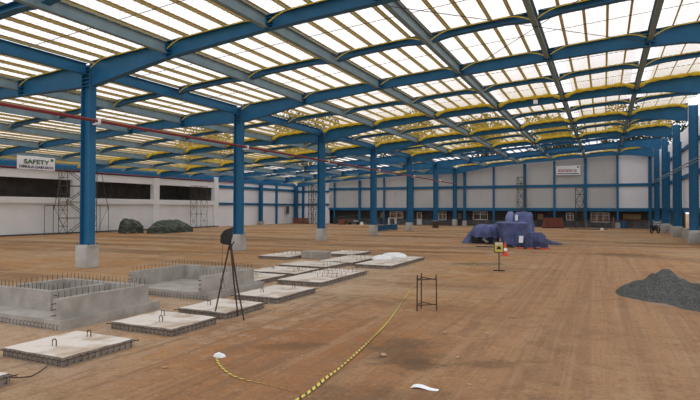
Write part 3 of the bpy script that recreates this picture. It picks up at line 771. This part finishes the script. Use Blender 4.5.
# gravel pile
vs, fs = [], []; nx, ny = 90, 90
def hz(x, y):
    A = .80*max(0, 1-math.hypot((x-1.62)/1.35, (y-18.1)/1.7))**1.05
    B = .62*max(0, 1-math.hypot((x-3.1)/1.75, (y-17.0)/2.0))
    D_ = .24*max(0, 1-math.hypot((x-1.05)/.75, (y-18.55)/.8))
    h = (A**4+B**4+D_**4)**.25 if A+B+D_ > 0 else 0
    nzv = noise.noise(Vector((x*1.4, y*1.4, 0)))*.12 + noise.noise(Vector((x*3.2, y*3.2, 2)))*.10 + noise.noise(Vector((x*9, y*9, 5)))*.05
    e = min(1, h/.15)
    return h + nzv*e - .02
for i in range(nx+1):
    for k in range(ny+1):
        x, y = .1+6.2*i/nx, 14.4+8.6*k/ny
        vs.append((x, y, hz(x, y)))
for i in range(nx):
    for k in range(ny):
        q = (i*(ny+1)+k, (i+1)*(ny+1)+k, (i+1)*(ny+1)+k+1, i*(ny+1)+k+1)
        if max(vs[j][2] for j in q) > -.015: fs.append(q)
p = MB(); p.add(vs, fs); o = p.build('gravel_pile', M['gravel'], None); tag(o, 'heap of dark grey gravel on the ground at the right', 'gravel', None, 'stuff')

# ------------------------------------------------------------------ site equipment
t = thing('tripod_floodlight', (-7.7, 9.9, 0), 'black work lamp on a tall tripod standing among the slabs', 'work lamp')
apex = Vector((.02, 0, 1.66))
for fx, fy, fz in ((-.33, -.12, 0), (.04, .28, .0), (.46, -.06, 0)):
    p = MB(); p.tube([apex + Vector((fx, fy, 0))*.05, (fx*.55, fy*.55, 1.66*.45), (fx, fy, 0)], [.020, .020, .016], 8); p.build('leg', M['rebar'], t)
p = MB(); p.tube([(.02, 0, 1.55), (.02, 0, 1.78)], .028, 8); p.build('mast', M['black'], t)
p = MB(); p.tube([(-.1, 0, 1.74), (.08, 0, 1.66), (.12, 0, 1.74)], .016, 6); p.build('yoke', M['black'], t)
hd = MB()
prof = [(-.15, -.16, .10), (-.14, .02, .13), (-.06, .13, .13), (.13, .20, .12), (.11, -.02, .13), (.06, -.20, .11), (-.04, -.20, .10)]
vs = []
for s in (-1, 1):
    for (a, b, d) in prof: vs.append((a, s*d, b))
k = len(prof); fs = [tuple(range(k)), tuple(range(2*k-1, k-1, -1))] + [(i, (i+1) % k, k+(i+1) % k, k+i) for i in range(k)]
hd.add(vs, fs); o = hd.build('lamp_head', M['black'], t); o.location = (-.06, 0, 1.87); o.rotation_euler = (0, .0, .55); bevel(o, .02, 2)
p = MB(); p.tube([(-.17, -.02, 1.72), (-.2, -.02, 1.2), (-.13, -.03, .8), (-.08, -.02, .62), (-.16, -.05, .6), (-.21, -.06, .9)], .006, 5); p.build('cable', M['black'], t)

t = thing('rebar_barrier', (-4.0, 12.8, 0), 'rusty three legged rebar stand on bare ground right of the slabs', 'barrier')
L3 = [(-.12, -.24), (-.14, .16), (.29, .05)]
for x, y in L3:
    p = MB(); p.tube([(x, y, 0), (x*.95, y*.95, .88)], .017, 6); p.build('leg', M['rebar'], t)
for z, r in ((.76, .013), (.14, .012)):
    for a in range(3):
        (xa, ya), (xb, yb) = L3[a], L3[(a+1) % 3]
        p = MB(); p.tube([(xa, ya, z+.02), (xb, yb, z)], r, 5); p.build('rail', M['rebar'], t)

t = thing('warning_sign', (-3.82, 22.15, 0), 'yellow warning sign on a short post in front of the covered machines', 'sign')
p = MB(); p.box(-.02, .02, -.02, .02, 0, .8); p.build('post', M['rebar'], t)
p = MB(); p.bar((-.22, -.05, .02), (.22, .05, .02), .08, .04); p.bar((-.05, .18, .02), (.05, -.18, .02), .08, .04); p.build('foot', M['rebar'], t)
p = MB(); p.box(-.17, .17, -.035, -.022, .76, 1.16); p.build('board', M['sign_yellow'], t)
p = MB(); p.box(-.19, -.165, -.045, -.015, .74, 1.18); p.box(.165, .19, -.045, -.015, .74, 1.18); p.box(-.19, .19, -.045, -.015, .735, .765); p.box(-.19, .19, -.045, -.015, 1.155, 1.18); p.build('frame', M['black'], t)
p = MB(); p.add([(-.10, -.0375, .87), (.10, -.0375, .87), (.07, -.0375, .95), (0, -.0375, 1.01), (-.07, -.0375, .95), (-.10, -.034, .87), (.10, -.034, .87), (.07, -.034, .95), (0, -.034, 1.01), (-.07, -.034, .95)], [(0,1,2,3,4), (9,8,7,6,5)] + [(i, (i+1)%5, 5+(i+1)%5, 5+i) for i in range(5)]); p.build('pictogram', M['black'], t)
p = MB(); p.box(-.11, .11, -.0375, -.034, 1.075, 1.095); p.build('caption_bar', M['black'], t)
p = MB(); p.box(-.13, .13, -.0372, -.034, 1.05, 1.13); p.build('caption_field', M['white_bag'], t)

t = thing('traffic_cone', (-4.79, 29.6, 0), 'orange traffic cone standing right behind the yellow warning sign', 'cone')
p = MB(); p.box(-.2, .2, -.2, .2, 0, .05); p.build('base', M['orange'], t)
p = MB(); p.tube([(0,0,.05), (0,0,.25)], [.15, .115], 16); p.tube([(0,0,.40), (0,0,.72)], [.085, .03], 16); p.build('cone', M['orange'], t)
p = MB(); p.tube([(0,0,.25), (0,0,.40)], [.117, .087], 16); p.build('reflective_band', M['white'], t)

# warning tape
tm = bpy.data.materials.new('warning_tape'); tm.use_nodes = True
n, l = tm.node_tree.nodes, tm.node_tree.links; b = n['Principled BSDF']; b.inputs['Roughness'].default_value = .5
uv = n.new('ShaderNodeUVMap'); sx = n.new('ShaderNodeSeparateXYZ'); l.new(uv.outputs['UV'], sx.inputs[0])
ad = n.new('ShaderNodeMath'); ad.operation = 'ADD'; l.new(sx.outputs['X'], ad.inputs[0]); l.new(sx.outputs['Y'], ad.inputs[1])
fr = n.new('ShaderNodeMath'); fr.operation = 'FRACT'; l.new(ad.outputs[0], fr.inputs[0])
gt = n.new('ShaderNodeMath'); gt.operation = 'GREATER_THAN'; gt.inputs[1].default_value = .62; l.new(fr.outputs[0], gt.inputs[0])
mx = n.new('ShaderNodeMix'); mx.data_type = 'RGBA'; mx.inputs[6].default_value = (.66, .50, .06, 1); mx.inputs[7].default_value = (.03, .03, .03, 1)
l.new(gt.outputs[0], mx.inputs[0]); l.new(mx.outputs[2], b.inputs['Base Color'])
def tape(name, pts, width, label, seed, twist=.5, thin=None):
    # Catmull-Rom through the points, a thin ribbon that curls a little off the ground
    P = [Vector(p) for p in pts]; C = []
    Q = [P[0]*2-P[1]] + P + [P[-1]*2-P[-2]]
    for i in range(1, len(Q)-2):
        ns_ = max(2, int((Q[i+1]-Q[i]).length/.06))
        for k in range(ns_):
            s = k/ns_; a, b_, c, d = Q[i-1], Q[i], Q[i+1], Q[i+2]
            C.append(.5*((2*b_)+(c-a)*s+(2*a-5*b_+4*c-d)*s*s+(3*b_-a-3*c+d)*s**3))
    C.append(P[-1])
    vs, fs, uvs = [], [], []; dist = 0
    for i, p in enumerate(C):
        d = (C[min(i+1, len(C)-1)]-C[max(i-1, 0)]).normalized(); a = d.cross(Vector((0,0,1))).normalized()
        if i: dist += (C[i]-C[i-1]).length
        tw = twist*noise.noise(Vector((dist*.7, seed, 0)))*2.2
        w_ = width*.5*(1-.75*min(1, 1.2*i/len(C)))
        e = a*math.cos(tw)*w_ + Vector((0,0,1))*math.sin(tw)*w_
        z = .012 + abs(math.sin(tw))*w_ + .02*max(0, noise.noise(Vector((dist*1.3, seed+5, 0))))
        c = Vector((p.x, p.y, max(p.z, 0)+z)); vs += [c-e, c+e]; uvs += [(dist/.16, 0), (dist/.16, .5)]
    for i in range(len(C)-1): fs.append((2*i, 2*i+1, 2*i+3, 2*i+2))
    me = bpy.data.meshes.new(name); me.from_pydata([tuple(v) for v in vs], [], fs); me.update()
    ul = me.uv_layers.new(name='UVMap')
    for lp in me.loops: ul.data[lp.index].uv = uvs[lp.vertex_index]
    me.materials.append(tm); o = link(name, me); sd = o.modifiers.new('s', 'SOLIDIFY'); sd.thickness = .002
    tag(o, label, 'tape'); return o
tape('barrier_tape', [(-5.83, 7.17, 0), (-5.5, 6.85, 0), (-4.95, 6.5, 0), (-4.3, 6.4, 0), (-3.7, 6.3, 0), (-3.5, 6.22, 0)], .042, 'yellow and black tape curving from the white scrap to the straight tape', 2, .8)
tape('barrier_tape', [(-3.62, 5.9, 0), (-3.62, 6.3, 0), (-3.65, 6.7, 0), (-3.77, 7.82, 0), (-4.0, 9.37, 0), (-4.35, 11.32, 0), (-4.95, 13.96, 0), (-5.5, 16.4, 0), (-5.7, 18.4, 0), (-5.3, 20.2, 0), (-4.75, 21.6, .22), (-3.87, 22.1, .72)], .055, 'long straight yellow and black tape running up to the warning sign', 9, .45)

# scraps
p = MB(); p.add([(-.09,-.05,0),(.08,-.06,0),(.1,.05,0),(-.06,.07,0),(-.07,-.04,.05),(.05,-.05,.07),(.08,.04,.04),(-.05,.05,.06)], [(0,3,2,1),(4,5,6,7),(0,1,5,4),(1,2,6,5),(2,3,7,6),(3,0,4,7)])
o = p.build('paper_scrap', M['white']); o.location = (-5.86, 7.28, 0); tag(o, 'crumpled white scrap at the end of the curving tape', 'scrap')
p = MB(); vs = []; fs = []
for i in range(7):
    u = i/6; wd = .11-.07*u
    for k in (-1, 1): vs.append((-.19+.38*u, k*wd*.6+.03*u, .012+.03*math.sin(u*5)*(1-u)+.005*k))
for i in range(6): fs.append((2*i, 2*i+2, 2*i+3, 2*i+1))
p.add(vs, fs); o = p.build('plastic_sheet', M['white']); o.location = (-2.25, 7.2, 0); o.rotation_euler[2] = -.1; sd = o.modifiers.new('s', 'SOLIDIFY'); sd.thickness = .004; tag(o, 'pale blue white plastic sheet on the ground at the front', 'plastic sheet')

# blue beam on the ground
t = thing('steel_beam', (-22.2, 54.0, 0), 'blue steel beam lying on the ground behind the fourth column', 'beam')
p = MB(); p.box(-.02, .02, 0, 6.2, .1, .62); p.build('web', M['blue'], t)
for z in (.08, .62):
    p = MB(); p.box(-.18, .18, 0, 6.2, z, z+.03); p.build('flange', M['blue'], t)
p = MB(); p.box(-.2, .2, .5, .65, 0, .08); p.box(-.2, .2, 5.4, 5.55, 0, .08); p.build('timber_bearer', M['wood'], t)

# ------------------------------------------------------------------ clutter at the back wall
t = thing('waste_skip', (-6.0, 75.0, 0), 'rust red open skip standing before the back wall', 'skip')
p = MB()
def trap(mb, b, tt, z0, z1):
    mb.hexa([(-b,-.6,z0),(b,-.6,z0),(b,.6,z0),(-b,.6,z0)], [(-tt,-.6,z1),(tt,-.6,z1),(tt,.6,z1),(-tt,.6,z1)])
trap(p, 1.35, 1.12, .12, 1.25); p.build('body', M['rust'], t)
for x in (-.9, -.3, .3, .9):
    p = MB(); p.bar((x*1.05, -.64, .15), (x*.9, -.64, 1.22), .08, .06); p.build('rib', M['rust'], t)
p = MB(); p.box(-1.16, 1.16, -.66, .66, 1.2, 1.3); p.build('rim', M['rust'], t)
p = MB(); p.box(-1.3, 1.3, -.5, .5, 0, .12); p.build('skid', M['dark_steel'], t)
for k, (x, y, a, lab) in enumerate([(-2.2, 71.0, .1, 'grey plank on the low heap before the back wall, bottom'), (-1.2, 71.2, -.15, 'grey plank on the low heap before the back wall, right'), (-1.8, 71.6, .1, 'grey plank on the low heap before the back wall, rear')]):
    p = MB(); p.box(-1.6, 1.6, -.35, .35, .0, .14); o = p.build('timber_plank', M['wood']); o.location = (x, y+.9*k, 0); o.rotation_euler[2] = a; tag(o, lab, 'plank')
o = lump([(0, 0, 0, .35, .3), (.25, 0, 0, .3, .25), (.4, 0, 0, .1, .1)], 33, .1, name='white_sack', m=M['white_bag']); o.scale = (.55, .55, .55); o.location = (-.2, 70.4, 0); tag(o, 'small white sack at the plank heap by the back wall', 'sack')
t = thing('plastic_drum', (2.3, 79.0, 0), 'blue plastic drum in the dark recess near the right corner', 'drum')
p = MB(); p.tube([(0,0,0),(0,0,.9)], .29, 16); p.build('barrel', M['blue_drum'], t)
for z in (.28, .58):
    p = MB(); p.tube([(0,0,z),(0,0,z+.04)], .305, 16); p.build('hoop', M['blue_drum'], t)
t = thing('guard_rail', (2.0, 76.6, 0), 'red guard rail with posts before the recess at right', 'rail')
p = MB(); p.tube([(-4.2, 0, 1.0), (3.2, 0, 1.02)], .045, 6); p.build('top_rail', M['rust'], t)
for x in (-4.1, -.9, 3.1):
    p = MB(); p.box(x-.07, x+.07, -.07, .07, 0, 1.5 if x == -.9 else 1.05); p.build('post', M['wood'], t)
# left rear clutter
t = thing('stacked_frames', (-37.8, 76.0, 0), 'stack of dark steel frames below the back wall left of centre', 'frames')
for k in range(5):
    p = MB(); y = k*.16
    p.tube([(-.9, y, 0), (-.9, y, 1.2), (.9, y, 1.2), (.9, y, 0)], .035, 5); p.tube([(-.9, y, .6), (.9, y, .6)], .03, 5); p.build('frame', M['scaffold'], t)
t = thing('work_trolley', (-34.9, 75.4, 0), 'steel trolley loaded with scrap below the back wall', 'trolley')
p = MB(); p.box(-1.0, 1.0, -.4, .4, .35, .45); p.build('deck', M['scaffold'], t)
p = MB(); p.tube([(.95, -.4, .4), (.95, -.4, 1.5), (.95, .4, 1.5), (.95, .4, .4)], .035, 6); p.tube([(-.95, -.4, .4), (-.95, -.4, 1.3), (-.95, .4, 1.3), (-.95, .4, .4)], .035, 6); p.tube([(-.95, -.4, 1.3), (.95, -.4, 1.5)], .03, 6); p.build('handle', M['scaffold'], t)
for x in (-.7, .7):
    for y in (-.3, .3):
        p = MB(); p.tube([(x, y-.05, .17), (x, y+.05, .17)], .17, 12); p.build('wheel', M['rubber'], t)
p = MB(); p.box(-.7, -.1, -.3, .3, .45, .8); p.build('box', M['rust'], t)
p = MB(); p.box(.05, .7, -.3, .25, .45, .68); p.build('crate', M['pedestal'], t)
o = lump([(0, 0, 0, .42, .35), (.4, 0, 0, .38, .3), (.7, .05, 0, .15, .15)], 41, .1, name='white_sack', m=M['white_bag']); o.scale = (.65, .65, .65); o.location = (-33.2, 74.5, 0); tag(o, 'white sack on the ground left of the fourth column', 'sack')
p = MB(); p.box(-.5, .5, -.4, .4, 0, .75); o = bevel(p.build('rusty_crate', M['rust']), .02); o.location = (-36.45, 74.6, 0); tag(o, 'low rusty crate beside the stacked frames at the back', 'crate')
t = thing('white_table', (-28.8, 76.0, 0), 'narrow white table below the back wall window left of the fifth column', 'table')
p = MB(); p.box(-.6, .6, -.3, .3, 1.02, 1.08); p.build('table_top', M['white'], t)
for x in (-.52, .52):
    for y in (-.24, .24):
        p = MB(); p.box(x-.05, x+.05, y-.05, y+.05, 0, 1.02); p.build('leg', M['white'], t)
t = thing('plank_stack', (-44.3, 75.2, 0), 'dark red brown stack of boards in the left rear corner', 'boards')
for k in range(5):
    p = MB(); p.box(-1.2, 1.2, -.35, .35, .19*k, .19*k+.16); o = p.build('board', M['rust'], t); o.rotation_euler[2] = .04*math.sin(k*2)
t = thing('wall_cabinet', (-46.3, 76.0, 2.0), 'dark grey cabinet hung on the left wall by the corner', 'cabinet')
t.location = (XL+.0, 75.2, 1.55)
p = MB(); p.box(0, .3, -.5, .5, 0, 1.4); p.build('body', M['pedestal'], t)
p = MB(); p.box(.3, .32, -.42, .42, .1, 1.3); p.build('door', M['scaffold'], t)

# motorbike at the right wall
t = thing('motorcycle', (4.75, 63.4, 0), 'dark motorcycle parked before the right wall corner', 'motorcycle', None, 1.0)
for x in (-.62, .62):
    p = MB()
    pts = [(x+.27*math.cos(a*PI/10), 0, .31+.27*math.sin(a*PI/10)) for a in range(21)]
    p.tube(pts, .055, 6); p.tube([(x, -.06, .31), (x, .06, .31)], .06, 8)
    for a in range(5): p.tube([(x, 0, .31), (x+.26*math.cos(a*PI*.4), 0, .31+.26*math.sin(a*PI*.4))], .012, 4)
    p.build('wheel', M['rubber'], t)
p = MB(); p.tube([(.62, 0, .31), (.42, 0, .95)], .035, 6); p.build('fork', M['chrome'], t)
p = MB(); p.tube([(.38, -.36, 1.08), (.42, 0, 1.0), (.38, .36, 1.08)], .02, 6); p.build('handlebar', M['black'], t)
p = MB(); p.hexa([(-.35,-.14,.32),(.2,-.14,.32),(.2,.14,.32),(-.35,.14,.32)], [(-.3,-.12,.62),(.25,-.12,.62),(.25,.12,.62),(-.3,.12,.62)]); p.build('engine', M['dark_steel'], t)
p = MB(); p.hexa([(-.8,-.11,.66),(.1,-.12,.62),(.1,.12,.62),(-.8,.11,.66)], [(-.85,-.09,.82),(.05,-.13,.76),(.05,.13,.76),(-.85,.09,.82)]); bevel(p.build('seat', M['black'], t), .03)
p = MB(); p.hexa([(.05,-.13,.6),(.42,-.08,.65),(.42,.08,.65),(.05,.13,.6)], [(.08,-.14,.85),(.4,-.08,.92),(.4,.08,.92),(.08,.14,.85)]); bevel(p.build('fuel_tank', M['tarp_navy'], t), .03)
p = MB(); p.tube([(.46, 0, .86), (.56, 0, .84)], .11, 10); p.build('headlamp', M['chrome'], t)
for s in (-1, 1):
    p = MB(); p.tube([(.38, s*.3, 1.08), (.35, s*.36, 1.28)], .01, 4); p.box(.33, .35, s*.38-.06, s*.38+.06, 1.24, 1.34); p.build('mirror', M['chrome'], t)
p = MB(); p.tube([(-.1, .16, .3), (-.75, .18, .38)], .05, 8); p.build('exhaust', M['chrome'], t)

# floodlights under the roof
for k, (x, y, z, lab) in enumerate([(-3.9, FY[2]-.45, 9.3, 'small white lamp fixed to the third rafter, upper right of the photo'), (-14.57, FY[3]-.45, 7.85, 'small white lamp hung below the roof near the fourth column')]):
    t = thing('roof_lamp', (x, y, z), lab, 'lamp')
    p = MB(); p.box(-.13, .13, -.08, .08, -.13, .13); bevel(p.build('housing', M['white'], t), .02)
    p = MB(); p.tube([(0, 0, .13), (0, .2, .34 if k else .2)], .018, 5); p.build('bracket', M['dark_steel'], t)

# ------------------------------------------------------------------ trees beyond the building
def tree(x, y, h, r, seed, label):
    R = random.Random(seed)
    t = thing('broadleaf_tree', (x, y, 0), label, 'tree', 'trees behind the building')
    p = MB(); p.tube([(0, 0, 0), (R.uniform(-.3, .3), 0, h*.4), (R.uniform(-.6, .6), 0, h*.75)], [.45, .32, .12], 8)
    lobes = []
    for k in range(9):
        a = R.uniform(0, 2*PI); q = R.uniform(.15, .75)*r
        c = Vector((q*math.cos(a), q*math.sin(a), h*R.uniform(.5, .9))); lobes.append((c, R.uniform(.35, .55)*r))
        p.tube([(0, 0, h*.4), c*.6 + Vector((0, 0, h*.18)), c], [.2, .12, .04], 5)
    p.build('trunk', M['bark'], t)
    lf = MB()
    for c, rr in lobes:
        for k in range(420):
            v = Vector((R.gauss(0, 1), R.gauss(0, 1), R.gauss(0, 1)*.8)).normalized()*rr*R.uniform(.55, 1.0)**.6
            P_ = c + v; a = Vector((R.gauss(0, 1), R.gauss(0, 1), R.gauss(0, 1))).normalized(); b_ = a.cross(Vector((R.gauss(0, 1), R.gauss(0, 1), R.gauss(0, 1)))).normalized()
            s = R.uniform(.22, .42)
            lf.add([P_-a*s, P_+b_*s*.5, P_+a*s, P_-b_*s*.5], [(0, 1, 2, 3)])
    lf.build('crown', M['leaf'], t)
for k, (x, y, h, r, lab) in enumerate([(-62, 108, 25, 7.5, 'leafy tree seen through the roof above the third column'), (-40, 112, 23, 7, 'leafy tree beyond the back wall, left of the fifth column'),
        (-24, 116, 22, 6.5, 'leafy tree beyond the back wall, above the farthest column'), (-8, 112, 21, 7, 'leafy tree beyond the back wall, above the covered machines'),
        (6, 110, 22, 7, 'leafy tree beyond the back wall, above the slogan banner'), (20, 112, 20.5, 7, 'leafy tree seen through the roof near the right corner'),
        (-82, 98, 23, 8, 'leafy tree beyond the left wall, seen between first and second columns')]):
    tree(x, y, h, r, 50+k, lab)

for k, (x, y, h) in enumerate([(10.3, 45, 3.0), (11, 50.2, 3.2), (10.3, 55.4, 2.9), (11, 60.6, 3.1), (10.5, 65.8, 3.0), (10.6, 71, 3.0), (11.2, 76.2, 3.2), (11.4, 81.4, 3.3), (12.2, 87, 3.5)]):
    R_ = random.Random(90+k); t = thing('leafy_shrub', (x, y, 0), '%s leafy shrub from the camera, outside behind the right wall columns' % ORD[k], 'shrub', 'shrubs outside the right wall')
    p = MB()
    for q in range(4): p.tube([(0, 0, 0), (R_.uniform(-.9, .9), R_.uniform(-1.2, 1.2), h*.8)], [.05, .02], 5)
    p.build('stem', M['bark'], t); p = MB()
    for q in range(2200):
        v = Vector((R_.gauss(0, 1), R_.gauss(0, 1), R_.gauss(0, 1))).normalized(); f = R_.uniform(.5, 1)
        P_ = Vector((v.x*1.4*f, v.y*2.15*f, h*.52+v.z*h*.5*f)); a = Vector((R_.gauss(0, 1), R_.gauss(0, 1), R_.gauss(0, 1))).normalized(); b_ = a.orthogonal().normalized(); s_ = R_.uniform(.1, .2)
        p.add([P_-a*s_, P_+b_*s_*.5, P_+a*s_, P_-b_*s_*.5], [(0, 1, 2, 3)])
    p.build('foliage', M['leaf'], t)

p = MB(); p.tube([(-7.92, 5.04, .012), (-7.74, 5.10, .012), (-7.65, 5.2, .012), (-7.72, 5.36, .015), (-7.88, 5.62, .02)], .008, 5)
o = p.build('rebar_rod', M['rebar']); tag(o, 'thin bent rebar rod on the ground between the two nearest slabs', 'rod')
for k, (x, y, r_) in enumerate([(-3.38, 8.52, .06), (-2.22, 8.95, .035), (-1.73, 7.66, .03), (-6.1, 10.4, .04), (-1.88, 12.8, .05), (-6.2, 6.4, .03), (-4.6, 7.9, .03), (-2.9, 10.6, .04)]):
    R_ = random.Random(300+k); b = bmesh.new(); bmesh.ops.create_icosphere(b, subdivisions=2, radius=r_)
    for v in b.verts: v.co = Vector((v.co.x*1.5, v.co.y, v.co.z*.6))*(1+.5*noise.noise(v.co*14+Vector((k*3, 0, 0))))
    me = bpy.data.meshes.new('earth_clod'); b.to_mesh(me); b.free(); me.materials.append(M['clod'])
    o = link('earth_clod', me, None, (x, y, r_*.35)); o.rotation_euler[2] = R_.uniform(0, 3)
    tag(o, 'small pale brown earth clod lying loose on the bare foreground', 'clod', 'earth clods in the foreground')
